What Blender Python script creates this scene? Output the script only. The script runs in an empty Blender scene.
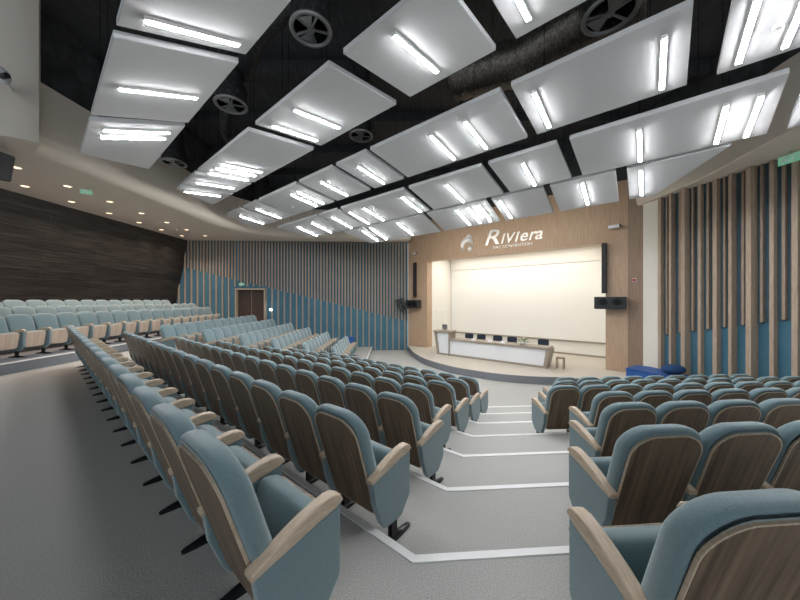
import bpy, bmesh, math, random
from mathutils import Vector, Matrix
random.seed(7)
SC = bpy.context.scene
COL = SC.collection
PI = math.pi

# ------------------------------------------------------------------ camera, world, lights
cam_d = bpy.data.cameras.new('camera'); cam = bpy.data.objects.new('camera', cam_d); COL.objects.link(cam)
cam.location = (0, 0, 1.62); cam.rotation_euler = (PI/2, 0, 0)
cam_d.sensor_width = 36; cam_d.lens = 13.5; cam_d.clip_start = 0.05; cam_d.clip_end = 200
SC.camera = cam
SC.view_settings.view_transform = 'Standard'; SC.view_settings.look = 'None'
SC.view_settings.gamma = 1; SC.view_settings.exposure = 1.32; SC.view_settings.use_curve_mapping = False
W = bpy.data.worlds.new('world'); SC.world = W; W.use_nodes = True
W.node_tree.nodes['Background'].inputs[0].default_value = (0.85, 0.93, 1.0, 1)
W.node_tree.nodes['Background'].inputs[1].default_value = 0.42
TUBE_EMIT = 38.0
SPOT_W = 75.0
def area(name, loc, rot, size, power, color=(1,1,1), sy=None):
    l = bpy.data.lights.new(name, 'AREA'); l.energy = power; l.color = color; l.size = size
    if sy: l.shape = 'RECTANGLE'; l.size_y = sy
    o = bpy.data.objects.new(name, l); o.location = loc; o.rotation_euler = rot; COL.objects.link(o); return o

# plan frame of the hall: rows of the centre block run along D, the stage lies in direction N
AL = math.radians(50.3)
D = Vector((-math.sin(AL), math.cos(AL), 0)); N = Vector((math.cos(AL), math.sin(AL), 0))
def aq(a, q, z=0): return Vector((a*D.x+q*N.x, a*D.y+q*N.y, z))
YAW_N = -math.radians(90-50.3)

# stage light (inside the stage ceiling), then an added fill for the fascia
p = aq(5.6, 15.6, 4.2); area('stage_light', p, (0, 0, YAW_N), 7.5, 68, (1.0, .95, .87), 1.6)
p = aq(5.6, 11.3, 4.95); area('fascia_wash_fill', p, (math.radians(42), 0, YAW_N), 8, 52, (1.0, .93, .82), 1.0)  # added wash, unseen behind the hanging panels, brightens the portal fascia

# ------------------------------------------------------------------ materials
def mat(name, color, rough=.6, metal=0, noise=None, bump=0, emit=None, spec=.5, stretch=None, sheen=0, coord='Object'):
    m = bpy.data.materials.new(name); m.use_nodes = True; nt = m.node_tree; b = nt.nodes['Principled BSDF']
    b.inputs['Base Color'].default_value = (*color, 1); b.inputs['Roughness'].default_value = rough
    b.inputs['Metallic'].default_value = metal; b.inputs['Specular IOR Level'].default_value = spec
    if sheen:
        b.inputs['Sheen Weight'].default_value = sheen; b.inputs['Sheen Roughness'].default_value = .5
    if emit:
        b.inputs['Emission Color'].default_value = (*emit[0], 1); b.inputs['Emission Strength'].default_value = emit[1]
    if noise:
        sc, c2, lo, hi = noise
        tc = nt.nodes.new('ShaderNodeTexCoord'); mp = nt.nodes.new('ShaderNodeMapping')
        nt.links.new(tc.outputs[coord], mp.inputs[0])
        if stretch: mp.inputs['Scale'].default_value = stretch
        n = nt.nodes.new('ShaderNodeTexNoise'); n.inputs['Scale'].default_value = sc; n.inputs['Detail'].default_value = 2.5 if stretch else 6
        n.inputs['Roughness'].default_value = .65
        nt.links.new(mp.outputs[0], n.inputs['Vector'])
        r = nt.nodes.new('ShaderNodeValToRGB'); r.color_ramp.elements[0].position = lo; r.color_ramp.elements[1].position = hi
        r.color_ramp.elements[0].color = (*color, 1); r.color_ramp.elements[1].color = (*c2, 1)
        nt.links.new(n.outputs['Fac'], r.inputs[0]); nt.links.new(r.outputs[0], b.inputs['Base Color'])
        if bump:
            bp = nt.nodes.new('ShaderNodeBump'); bp.inputs['Strength'].default_value = bump; bp.inputs['Distance'].default_value = .01
            nt.links.new(n.outputs['Fac'], bp.inputs['Height']); nt.links.new(bp.outputs[0], b.inputs['Normal'])
    return m
M = {}
M['fabric'] = mat('teal_upholstery', (.115,.18,.196), .95, noise=(260,(.185,.262,.282),.35,.68), bump=.25, spec=.15, sheen=.6)
M['wood_shell'] = mat('brown_wood_veneer', (.075,.048,.03), .42, noise=(4,(.235,.165,.105),.30,.75), stretch=(6,.2,.25))
M['wood_arm'] = mat('light_ash_wood', (.44,.335,.235), .45, noise=(10,(.60,.48,.36),.3,.7), stretch=(12,1,4))
M['wood_pale'] = mat('pale_seat_plywood', (.42,.33,.25), .5, noise=(4,(.54,.43,.34),.3,.7), stretch=(6,.2,.3))
M['black'] = mat('black_painted_metal', (.012,.012,.014), .3, .3)
M['blackmat'] = mat('black_plastic', (.018,.019,.022), .6)
M['carpet'] = mat('grey_loop_carpet', (.31,.305,.29), 1, noise=(120,(.54,.535,.51),.33,.67), bump=.5, spec=.05)
M['riser'] = mat('grey_riser_carpet', (.17,.18,.20), 1, noise=(120,(.27,.28,.30),.33,.67), bump=.4, spec=.05)
M['strip'] = mat('white_nosing_strip', (.80,.80,.79), .5)
M['soffit'] = mat('beige_plaster', (.72,.655,.57), .85, noise=(3,(.76,.69,.605),.3,.7))
M['panel'] = mat('white_acoustic_panel', (.55,.555,.565), .8, noise=(60,(.59,.595,.605),.3,.7))
M['paneledge'] = mat('white_panel_edge', (.78,.78,.77), .7)
M['void'] = mat('black_corrugated_void', (.034,.036,.04), .75, noise=(2.5,(.085,.09,.096),.4,.8), stretch=(14,1,1), bump=.6)
M['duct'] = mat('dark_duct_metal', (.045,.046,.048), .45, .6, noise=(14,(.13,.13,.13),.45,.75), bump=.5)
M['foil'] = mat('crinkled_foil_duct', (.10,.09,.08), .3, .8, noise=(18,(.34,.30,.26),.45,.7), stretch=(6,1,1), bump=1)
M['grille'] = mat('grey_diffuser_metal', (.36,.36,.36), .4, .6)
M['teal'] = mat('teal_wall_panel', (.045,.14,.205), .8, noise=(1.2,(.07,.185,.26),.3,.7))
M['upper'] = mat('grey_blue_backing', (.05,.095,.12), .85, noise=(1.2,(.07,.12,.145),.3,.7))
M['slat'] = mat('oak_slat', (.37,.275,.20), .55, noise=(7,(.50,.395,.305),.3,.7), stretch=(5,5,.4))
M['slatd'] = mat('walnut_slat', (.27,.20,.15), .55, noise=(7,(.40,.31,.24),.3,.7), stretch=(5,5,.4))
M['portal'] = mat('oak_veneer_portal', (.44,.30,.20), .5, noise=(6,(.56,.40,.28),.3,.7), stretch=(6,6,.3))
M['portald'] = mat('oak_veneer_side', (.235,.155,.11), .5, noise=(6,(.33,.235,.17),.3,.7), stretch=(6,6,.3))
M['stagefloor'] = mat('beige_stage_carpet', (.50,.46,.40), .9, noise=(40,(.58,.53,.46),.35,.65))
M['cream'] = mat('cream_wall_paint', (.82,.80,.74), .8)
M['screen'] = mat('projection_screen', (.86,.85,.81), .85)
M['frame'] = mat('taupe_desk_laminate', (.28,.235,.19), .45, noise=(6,(.36,.31,.255),.3,.7), stretch=(1,8,8))
M['white'] = mat('white_gloss_laminate', (.80,.81,.84), .3)
M['navy'] = mat('navy_chair_fabric', (.02,.028,.05), .8)
M['steel'] = mat('brushed_pale_steel', (.82,.81,.80), .3, .25)
M['chrome'] = mat('polished_steel', (.75,.75,.76), .16, 1)
M['blue'] = mat('bright_blue_vinyl', (.022,.10,.34), .55)
M['blued'] = mat('dark_blue_fabric', (.012,.055,.16), .8)
M['door'] = mat('dark_walnut_door', (.04,.026,.02), .5, noise=(7,(.075,.05,.037),.3,.7), stretch=(6,6,.4))
M['tube'] = mat('led_tube_glow', (1,1,1), .5, emit=((.97,.985,1.0), TUBE_EMIT))
M['downl'] = mat('warm_downlight_glow', (1,1,1), .5, emit=((1.0,.70,.42), .95))
M['exit'] = mat('green_exit_glow', (.22,.45,.33), .5, emit=((.3,.8,.5), .10))
M['leaf'] = mat('green_leaf', (.05,.13,.03), .6, noise=(20,(.12,.24,.07),.3,.7))
M['petal'] = mat('cream_petal', (.80,.76,.60), .7)
M['red'] = mat('red_alarm_plastic', (.5,.02,.03), .4)
M['winebrown'] = mat('brown_stool_wood', (.22,.12,.07), .5)

def dark_wall_mat():
    m = bpy.data.materials.new('dark_plank_cladding'); m.use_nodes = True; nt = m.node_tree; b = nt.nodes['Principled BSDF']
    tc = nt.nodes.new('ShaderNodeTexCoord'); mp = nt.nodes.new('ShaderNodeMapping'); mp.inputs['Scale'].default_value = (1,.35,7)
    n = nt.nodes.new('ShaderNodeTexNoise'); n.inputs['Scale'].default_value = 3; n.inputs['Detail'].default_value = 8
    r = nt.nodes.new('ShaderNodeValToRGB'); r.color_ramp.elements[0].position = .3; r.color_ramp.elements[1].position = .72
    r.color_ramp.elements[0].color = (.008,.0078,.0075,1); r.color_ramp.elements[1].color = (.045,.039,.035,1)
    w = nt.nodes.new('ShaderNodeTexWave'); w.wave_type = 'BANDS'; w.bands_direction = 'Z'; w.wave_profile = 'SAW'; w.inputs['Scale'].default_value = .55
    bp = nt.nodes.new('ShaderNodeBump'); bp.inputs['Strength'].default_value = .9; bp.inputs['Distance'].default_value = .06
    sx_ = nt.nodes.new('ShaderNodeSeparateXYZ'); cx_ = nt.nodes.new('ShaderNodeCombineXYZ'); bk = nt.nodes.new('ShaderNodeTexBrick'); mx = nt.nodes.new('ShaderNodeMix')
    mx.data_type = 'RGBA'; mx.blend_type = 'MULTIPLY'; mx.inputs[0].default_value = 1
    bk.inputs['Scale'].default_value = 1; bk.inputs['Brick Width'].default_value = 3.6; bk.inputs['Row Height'].default_value = .34; bk.inputs['Mortar Size'].default_value = .012
    bk.inputs['Color1'].default_value = (.75,.75,.78,1); bk.inputs['Color2'].default_value = (1.5,1.42,1.35,1); bk.inputs['Mortar'].default_value = (2.0,1.9,1.75,1)
    L = nt.links.new
    L(tc.outputs['Object'], mp.inputs[0]); L(mp.outputs[0], n.inputs['Vector']); L(n.outputs['Fac'], r.inputs[0]); L(tc.outputs['Object'], sx_.inputs[0]); L(sx_.outputs['Y'], cx_.inputs['X']); L(sx_.outputs['Z'], cx_.inputs['Y']); L(cx_.outputs[0], bk.inputs['Vector'])
    L(r.outputs[0], mx.inputs[6]); L(bk.outputs['Color'], mx.inputs[7]); L(mx.outputs[2], b.inputs['Base Color'])
    L(tc.outputs['Object'], w.inputs['Vector']); L(w.outputs['Fac'], bp.inputs['Height']); L(bp.outputs[0], b.inputs['Normal'])
    b.inputs['Roughness'].default_value = .5
    return m
M['darkwall'] = dark_wall_mat()

# ------------------------------------------------------------------ mesh helpers
class MB:
    def __init__(s): s.v = []; s.f = []
    def add(s, vs, fs):
        o = len(s.v); s.v += [tuple(v) for v in vs]; s.f += [tuple(i+o for i in f) for f in fs]; return s
    def box(s, x0, x1, y0, y1, z0, z1, mtx=None, ch=0):
        vs = [(x,y,z) for z in (z0,z1) for x,y in ((x0,y0),(x1,y0),(x1,y1),(x0,y1))]
        if mtx is not None: vs = [mtx @ Vector(v) for v in vs]
        return s.add(vs, [(3,2,1,0),(4,5,6,7),(0,1,5,4),(1,2,6,5),(2,3,7,6),(3,0,4,7)])
    def prism(s, pts, z0, z1):
        """vertical prism over a plan polygon"""
        n = len(pts)
        vs = [(p[0],p[1],z0) for p in pts]+[(p[0],p[1],z1) for p in pts]
        return s.add(vs, [tuple(range(n))[::-1], tuple(range(n,2*n))]+[(i,(i+1)%n,(i+1)%n+n,i+n) for i in range(n)])
    def hull(s, lo, hi):
        """solid between two matching polygons of 3-D points"""
        n = len(lo)
        return s.add(list(lo)+list(hi), [tuple(range(n))[::-1], tuple(range(n,2*n))]+[(i,(i+1)%n,(i+1)%n+n,i+n) for i in range(n)])
    def rings(s, rings, cap0=True, cap1=True, closed=True):
        n = len(rings[0]); vs = [p for r in rings for p in r]; fs = []
        for k in range(len(rings)-1):
            for i in range(n if closed else n-1):
                j = (i+1) % n; fs.append((k*n+i, k*n+j, (k+1)*n+j, (k+1)*n+i))
        if cap0: fs.append(tuple(range(n))[::-1])
        if cap1: fs.append(tuple((len(rings)-1)*n+i for i in range(n)))
        return s.add(vs, fs)
    def tube(s, pts, rad, seg=10, flat=1):
        pts = [Vector(p) for p in pts]; R = []
        for i, p in enumerate(pts):
            t = (pts[min(i+1,len(pts)-1)]-pts[max(i-1,0)]).normalized()
            u = t.cross(Vector((0,0,1)));
            if u.length < .05: u = t.cross(Vector((1,0,0)))
            u.normalize(); w = u.cross(t)
            r = rad[i] if isinstance(rad,(list,tuple)) else rad
            R.append([p+u*r*math.cos(2*PI*k/seg)+w*r*flat*math.sin(2*PI*k/seg) for k in range(seg)])
        return s.rings(R)
    def build(s, name, material, parent=None, smooth=False, bevel=0, kind=None, auto=None):
        me = bpy.data.meshes.new(name); me.from_pydata(s.v, [], s.f); me.update()
        bm = bmesh.new(); bm.from_mesh(me)
        if bevel:
            bmesh.ops.bevel(bm, geom=bm.edges[:], offset=bevel, segments=2, affect='EDGES', clamp_overlap=True)
        bmesh.ops.recalc_face_normals(bm, faces=bm.faces[:]); bm.to_mesh(me); bm.free()
        me.materials.append(material)
        if smooth:
            for p in me.polygons: p.use_smooth = True
            if auto is not None:
                me.set_sharp_from_angle(angle=math.radians(auto))
        o = bpy.data.objects.new(name, me); COL.objects.link(o)
        if parent is not None: o.parent = parent
        if kind: o['kind'] = kind
        return o
def empty(name, loc=(0,0,0), rz=0, label=None, cat=None, group=None):
    o = bpy.data.objects.new(name, None); COL.objects.link(o); o.location = loc; o.rotation_euler = (0,0,rz); o.empty_display_size = .2
    tag(o, label, cat, group); return o
def tag(o, label=None, cat=None, group=None):
    if label: o['label'] = label
    if cat: o['category'] = cat
    if group: o['group'] = group
    return o
def struct(mb, name, material, parent=None, **k):
    o = mb.build(name, material, parent, **k)
    o['kind'] = 'structure'
    return o
def children(o): return [c for c in COL.objects if c.parent == o]
def tree(o): return (o, [tree(c) for c in children(o)])
def copy_tree(t, parent=None):
    src, kids = t; c = src.copy(); COL.objects.link(c)
    if parent is not None: c.parent = parent
    for k in kids: copy_tree(k, c)
    return c

# ------------------------------------------------------------------ floor with terraces
RD = Vector((.9976, .07, 0))                       # direction of the right block's rows
def fl(k, y): return Vector((-7.07+(k-1)-.033*y, y, 0))     # left block's nosing lines
RIS = .2
lines = []
for k in range(1, 8):
    Q = .52+1.005*k; A = 1.14+.36*(k-1)
    B = aq(A, Q)
    # intersection of the left nosing line with q = Q
    x0 = -7.07+(k-1); y = (Q-x0*N.x)/(N.y-.033*N.x); BL = fl(k, y)
    R = B+RD*((9.9-B.x)/RD.x)
    lines.append([fl(k, 18.1), BL, B, R])
mb = MB()
def poly(pts, z): mb.add([(p[0],p[1],z) for p in pts], [tuple(range(len(pts)))])
L0 = lines[0]
poly([L0[1], L0[2], (L0[2].x, -6), (L0[1].x, -6)], 0)
poly([L0[2], L0[3], (9.9, -6), (L0[2].x, -6)], 0)
poly([L0[0], L0[1], (L0[1].x, -6), (-13.6, -6), (-13.6, 18.1)], 0)
for k in range(7):
    a = lines[k]; z = -RIS*k
    for i in range(3):
        mb.add([(a[i].x,a[i].y,z),(a[i+1].x,a[i+1].y,z),(a[i+1].x,a[i+1].y,z-RIS),(a[i].x,a[i].y,z-RIS)], [(0,1,2,3)])
        if k < 6:
            b = lines[k+1]; zz = -RIS*(k+1)
            poly([a[i], a[i+1], b[i+1], b[i]], zz)
F = -1.4
last = lines[6]
mb.add([(-1,4,F-.01),(11,3,F-.01),(11,13,F-.01),(2,19.5,F-.01),(-3,19.5,F-.01)], [(0,1,2,3,4)])
floor = struct(mb, 'floor', M['carpet'])
mb = MB()
for k in range(7):
    a = lines[k]; z = -RIS*k
    pts = [a[0], a[1], a[2], a[3]]; offs = []
    segn = []
    for i in range(3):
        t = (pts[i+1]-pts[i]).normalized(); nn = Vector((t.y,-t.x,0)) if i else Vector((-1,0,0))
        if i and nn.y > 0: nn = -nn
        segn.append(nn)
    for i in range(4):
        n0, n1 = segn[max(i-1,0)], segn[min(i,2)]
        mm = (n0+n1).normalized(); offs.append(mm*(.055/max(.5,mm.dot(n1))))
    mb.rings([[(p.x,p.y,z-.02),(p.x,p.y,z+.006),(p.x+o_.x,p.y+o_.y,z+.006),(p.x+o_.x,p.y+o_.y,z-.02)] for p, o_ in zip(pts, offs)])
o = mb.build('nosing_strip', M['strip'], floor)

# rear platform with its two further steps
mb = MB(); ms = MB()
def bx(x, y): return Vector((x-.033*(y-6.4), y, 0))
for i, (x, z) in enumerate(((-8.55,.24),(-9.98,.42),(-10.98,.60))):
    a, b = bx(x, -4), bx(x, 18.0)
    mb.prism([(a.x,a.y),(b.x,b.y),(-13.6,18.0),(-13.6,-4)], 0.0, z)
    if i == 0:
        ms.prism([(a.x+.004,a.y),(b.x+.004,b.y),(b.x-.05,b.y),(a.x-.05,a.y)], z-.015, z+.006)
plat = struct(mb, 'floor', M['riser'])
ms.build('nosing_strip', M['strip'], plat)

# ------------------------------------------------------------------ walls
# dark plank wall behind the rear rows, leaning over the seats
mb = MB(); prof = [(.0,-13.42),(.7,-13.32),(1.5,-13.16),(2.5,-12.96),(3.5,-12.76),(4.4,-12.6),(5.2,-12.48)]
ys = [-4, 2, 8, 13, 17.85]
rg = [[(x, y, z) for z, x in prof]+[(x-.12, y, z) for z, x in prof[::-1]] for y in ys]
mb.rings(rg)
struct(mb, 'wall_rear', M['darkwall'], smooth=True, auto=30)

SOF = 5.12
WL0, WL1 = Vector((-13.4, 17.63, 0)), Vector((.47, 18.2, 0))
wt = (WL1-WL0).normalized(); wn = Vector((wt.y,-wt.x,0))      # towards the room
WLEN = (WL1-WL0).length
def wl(s, off, z): p = WL0+wt*s+wn*off; return Vector((p.x,p.y,z))
mb = MB()
mb.hull([wl(0,0,F-.05),wl(WLEN,0,F-.05),wl(WLEN,-.2,F-.05),wl(0,-.2,F-.05)],[wl(0,0,SOF+.02),wl(WLEN,0,SOF+.02),wl(WLEN,-.2,SOF+.02),wl(0,-.2,SOF+.02)])
wall_left = struct(mb, 'wall_left', M['teal'])
# slats: long ones to the floor, short ones ending along a falling line; dark backing above that line
DOOR0, DOOR1 = 3.83, 5.42
def floor_at(s):
    x = wl(s,0,0).x
    if x < -7.9: return 0
    return max(F, -RIS*math.floor((x+7.66)+1))
def short_end(s):
    x = wl(s,0,0).x; y = wl(s,0,0).y
    u = 400+300*x/y
    v = 271+(u-200)/202*49
    return 1.62-(v-300)/300*y
light, dark = MB(), MB(); back = MB()
s = .42; i = 0
while s < WLEN-.08:
    w = .055; dep = .085
    short = (i % 2 == 1)
    z0 = short_end(s) if short else floor_at(s)
    if DOOR0-.32 < s < DOOR1+.1: z0 = max(z0, 2.42)
    tgt = light
    if short: w = .05; dep = .06
    tgt.hull([wl(s-w/2,.003,z0),wl(s+w/2,.003,z0),wl(s+w/2,dep,z0),wl(s-w/2,dep,z0)],
             [wl(s-w/2,.003,SOF),wl(s+w/2,.003,SOF),wl(s+w/2,dep,SOF),wl(s-w/2,dep,SOF)])
    if not (3.55 < s < 3.9):
        zz = short_end(s)
        back.hull([wl(s,.0,zz),wl(s+.18,.0,zz),wl(s+.18,.02,zz),wl(s,.02,zz)],[wl(s,.0,SOF),wl(s+.18,.0,SOF),wl(s+.18,.02,SOF),wl(s,.02,SOF)])
    s += .1795; i += 1
struct(light, 'slat_cladding', M['slat'], wall_left)
struct(back, 'backing_board', M['upper'], wall_left)
# door in the left wall
mb = MB()
mb.hull([wl(DOOR0,.01,0),wl(DOOR1,.01,0),wl(DOOR1,.04,0),wl(DOOR0,.04,0)],[wl(DOOR0,.01,2.22),wl(DOOR1,.01,2.22),wl(DOOR1,.04,2.22),wl(DOOR0,.04,2.22)])
dr = struct(mb, 'door_1', M['door'])
mb = MB()
for a, b, z0, z1 in ((DOOR0-.06,DOOR0,0,2.22),(DOOR1,DOOR1+.06,0,2.22),(DOOR0-.06,DOOR1+.06,2.22,2.30)):
    mb.hull([wl(a,.0,z0),wl(b,.0,z0),wl(b,.30,z0),wl(a,.30,z0)],[wl(a,.0,z1),wl(b,.0,z1),wl(b,.30,z1),wl(a,.30,z1)])
mb.build('door_frame', M['slat'], dr)
mb = MB(); mb.hull([wl(4.605,.04,.0),wl(4.625,.04,.0),wl(4.625,.055,.0),wl(4.605,.055,.0)],[wl(4.605,.04,2.2),wl(4.625,.04,2.2),wl(4.625,.055,2.2),wl(4.605,.055,2.2)])
mb.build('astragal', M['slatd'], dr)
for ss in (4.50, 4.72):
    mb = MB(); mb.tube([wl(ss,.045,1.0), wl(ss,.10,1.0), wl(ss+(.12 if ss>4.6 else -.12),.10,1.0)], .011, 8); mb.build('door_handle', M['chrome'], dr, smooth=True)

# right wall
WR0, WR1 = Vector((8.93, 11.02, 0)), Vector((11.3, -5.0, 0))
rt = (WR1-WR0).normalized(); rn = Vector((rt.y,-rt.x,0))
if rn.x > 0: rn = -rn
RLEN = (WR1-WR0).length
def wr(s, off, z): p = WR0+rt*s+rn*off; return Vector((p.x,p.y,z))
mb = MB()
mb.hull([wr(.62,0,F-.05),wr(RLEN,0,F-.05),wr(RLEN,-.2,F-.05),wr(.62,-.2,F-.05)],[wr(.62,0,SOF+.3),wr(RLEN,0,SOF+.3),wr(RLEN,-.2,SOF+.3),wr(.62,-.2,SOF+.3)])
wall_right = struct(mb, 'wall_right', M['teal'])
mb = MB()
mb.hull([wr(0,0,F-.05),wr(.62,0,F-.05),wr(.62,-.2,F-.05),wr(0,-.2,F-.05)],[wr(0,0,SOF+.3),wr(.62,0,SOF+.3),wr(.62,-.2,SOF+.3),wr(0,-.2,SOF+.3)])
struct(mb, 'wall_front', M['cream'])
longs, shorts, rback = MB(), MB(), MB()
s = .68; i = 0
patt = [(.10,.16,0),(.05,.08,1),(.07,.20,0),(.06,.07,1),(.11,.24,0),(.05,.10,1),(.08,.14,0),(.06,.10,1)]
while s < RLEN-.3:
    w, dep, sh = patt[i % 8]
    zs = .26+.24*s if sh else F
    (shorts if sh else longs).hull([wr(s,.003,zs),wr(s+w,.003,zs),wr(s+w,dep,zs),wr(s,dep,zs)],[wr(s,.003,SOF),wr(s+w,.003,SOF),wr(s+w,dep,SOF),wr(s,dep,SOF)])
    zb = .26+.24*s
    s2 = s+.20
    rback.hull([wr(s,0,zb),wr(s2,0,zb),wr(s2,.02,zb),wr(s,.02,zb)],[wr(s,0,SOF),wr(s2,0,SOF),wr(s2,.02,SOF),wr(s,.02,SOF)])
    s = s2; i += 1
struct(longs, 'slat_cladding', M['slat'], wall_right)
struct(shorts, 'slat_cladding', M['slatd'], wall_right)
struct(rback, 'backing_board', M['upper'], wall_right)

# ------------------------------------------------------------------ stage and portal
QS = 14.3; ST = -1.12; FB = 3.87; TOP = 6.2
AR, ARI, ALI, ALO = .62, 1.32, 9.84, 11.24
def aqbox(mb, a0, a1, q0, q1, z0, z1):
    return mb.hull([aq(a0,q0,z0),aq(a1,q0,z0),aq(a1,q1,z0),aq(a0,q1,z0)],[aq(a0,q0,z1),aq(a1,q0,z1),aq(a1,q1,z1),aq(a0,q1,z1)])
mb = MB()
aqbox(mb, AR, ARI, QS, QS+.5, F, TOP); aqbox(mb, ALI, ALO, QS, QS+.5, F, TOP); aqbox(mb, ARI, ALI, QS, QS+.5, FB, TOP)
struct(mb, 'wall_stage', M['portal'])
mb = MB(); c0 = aq(AR, QS); c1 = Vector((8.95, 11.0, 0))
mb.hull([(c0.x+.002,c0.y,F),(c1.x,c1.y,F),(c1.x+.3,c1.y+.3,F),(c0.x+.3,c0.y+.3,F)],[(c0.x+.002,c0.y,TOP),(c1.x,c1.y,TOP),(c1.x+.3,c1.y+.3,TOP),(c0.x+.3,c0.y+.3,TOP)])
struct(mb, 'wall_stage', M['portald'])
# stage recess
QB = 17.0
mb = MB()
aqbox(mb, ARI-.25, ALI+.0, QB, QB+.1, ST-.1, 5.3)
aqbox(mb, ALI, ALI+.1, QS+.5, QB+.1, ST-.1, 5.3); aqbox(mb, ARI-.1, ARI-.002, QS+.5, QB+.1, ST-.1, 5.3)
aqbox(mb, ARI-.1, ALI+.1, QS+.5, QB+.1, 5.3, 5.4)
struct(mb, 'wall_back', M['cream'])
mb = MB(); aqbox(mb, ARI, ALI-.002, QB-.02, QB, ST, ST+.09); struct(mb, 'baseboard_back', M['frame'])
mb = MB(); aqbox(mb, ARI+.1, ALI-.04, QB-.10, QB-.01, 3.5, 5.25); struct(mb, 'trim_1', M['cream'])
# projection screen
scr = empty('projection_screen', aq(5.5, QB-.06, -.45), 0, 'large cream projection screen filling the back of the stage', 'screen')
def rel(o_loc, mb): mb.v = [tuple(Vector(v)-o_loc) for v in mb.v]; return mb
mb = MB(); aqbox(mb, ARI+.15, ALI-.12, QB-.06, QB-.04, -.38, 3.55); rel(scr.location, mb).build('screen_surface', M['screen'], scr)
mb = MB(); aqbox(mb, ARI+.15, ALI-.12, QB-.075, QB-.025, -.46, -.38); rel(scr.location, mb).build('bottom_bar', M['frame'], scr)
# side door in the recess's left wall
mb = MB(); aqbox(mb, ALI-.02, ALI, 15.2, 16.25, ST, ST+2.05); dr2 = struct(mb, 'door_2', M['cream'])
mb = MB()
aqbox(mb, ALI-.03, ALI-.002, 15.12, 15.2, ST, ST+2.12); aqbox(mb, ALI-.03, ALI-.002, 16.25, 16.33, ST, ST+2.12); aqbox(mb, ALI-.03, ALI-.002, 15.12, 16.33, ST+2.05, ST+2.13)
mb.build('door_frame', M['screen'], dr2)
mb = MB(); mb.tube([aq(ALI-.02,15.3,ST+1), aq(ALI-.07,15.3,ST+1), aq(ALI-.07,15.42,ST+1)], .012, 8); mb.build('door_handle', M['chrome'], dr2, smooth=True)

# stage platform with its curved front
front = [(9.35,10.35),(8.3,10.35),(6.5,10.45),(5.69,10.66),(5.0,10.75),(4.02,11.02),(3.06,11.6),(2.07,12.5),(1.2,14.0),(.75,15.6),(.55,17.2),(.5,18.3)]
def smooth_path(pts, sub=5):
    out = []; n = len(pts)
    P = [Vector((*p,0)) for p in pts]
    for i in range(n-1):
        p0, p1, p2, p3 = P[max(i-1,0)], P[i], P[i+1], P[min(i+2,n-1)]
        for j in range(sub):
            t = j/sub
            out.append(.5*((2*p1)+(-p0+p2)*t+(2*p0-5*p1+4*p2-p3)*t*t+(-p0+3*p1-3*p2+p3)*t**3))
    out.append(P[-1]); return out
fp = smooth_path(front)
back_pts = [aq(ALI+1.0,QS+.1), aq(ALI,QS+.1), aq(ALI,QB), aq(ARI,QB), aq(ARI,QS+.1), aq(AR,QS+.1)]
mb = MB(); mb.prism([(p.x,p.y) for p in fp]+[(p.x,p.y) for p in back_pts], F, ST)
stage = struct(mb, 'floor', M['stagefloor'])
mb = MB(); R0 = []
for i, p in enumerate(fp):
    t = (fp[min(i+1,len(fp)-1)]-fp[max(i-1,0)]).normalized(); nn = Vector((-t.y, t.x, 0))
    if nn.dot(Vector((-.6,-.8,0))) < 0: nn = -nn
    a = p+nn*.012
    R0.append([(p.x,p.y,F),(a.x,a.y,F),(a.x,a.y,ST-.01),(p.x,p.y,ST-.01)])
mb.rings(R0); mb.build('stage_riser', M['riser'], stage)
# low side step at the right of the stage
mb = MB(); mb.prism([(6.9,9.75),(8.35,9.75),(8.5,10.35),(6.6,10.4)], F, F+.14); struct(mb, 'floor', M['riser'])

# ------------------------------------------------------------------ soffit, bulkhead, dark void
outer = [(-12.4,-4),(-12.4,2),(-12.4,6),(-12.5,9),(-12.5,12),(-12.5,15),(-12.6,17.7),(-9,17.9),(-5,18.0),(-1,18.1),(.45,18.2)]
inner = [(-8.75,-4),(-8.75,2),(-8.75,6.6),(-8.7,9),(-8.7,11),(-8.7,13.2),(-8.35,15.0),(-6.9,16.5),(-4.8,17.1),(-1,17.45),(.6,17.6)]
def vfaces(mb, path_fn, z): pass
# flat ring, left side
mb = MB()
ni = smooth_path(inner, 4); no_ = smooth_path(outer, 4)
# bullnose bulkhead profile: offset inward as it rises
def bull(path, side, zlist):
    rows = []
    for i, p in enumerate(path):
        t = (path[min(i+1,len(path)-1)]-path[max(i-1,0)]).normalized(); nn = Vector((t.y,-t.x,0))*side
        rows.append([(p.x+nn.x*o, p.y+nn.y*o, z) for o, z in zlist])
    return rows
r = .42
arc = [(r*math.sin(a), SOF+r*(1-math.cos(a))) for a in [k*PI/16 for k in range(9)]]
zl = arc+[(r+.03, 6.05),(r+.03, 6.65)]
mbs = MB()
for i in range(len(ni)-1):
    mbs.add([(ni[i].x,ni[i].y,SOF),(ni[i+1].x,ni[i+1].y,SOF),(no_[i+1].x,no_[i+1].y,SOF),(no_[i].x,no_[i].y,SOF)], [(0,1,2,3)])
start = [k for k, p in enumerate(ni) if p.y >= 6.2][0]
rows = bull(ni[start:], 1, zl)
mbs.rings(rows, False, False, closed=False)
mbs.add([r_[-1] for r_ in rows]+[(r_[-1][0]-1.2*0, r_[-1][1], 6.66) for r_ in rows], [])
# beige column at the projection room
mbs.add([], [])
colpts = [(-12.45,5.7),(-9.6,6.15),(-8.75,6.3),(-8.35,6.42),(-8.12,6.56),(-8.04,6.68),(-8.10,6.76),(-8.55,7.02),(-9.2,7.45),(-12.45,7.2)]
mbs2 = MB(); mbs2.prism(colpts, SOF-.004, 8.55)
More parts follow.
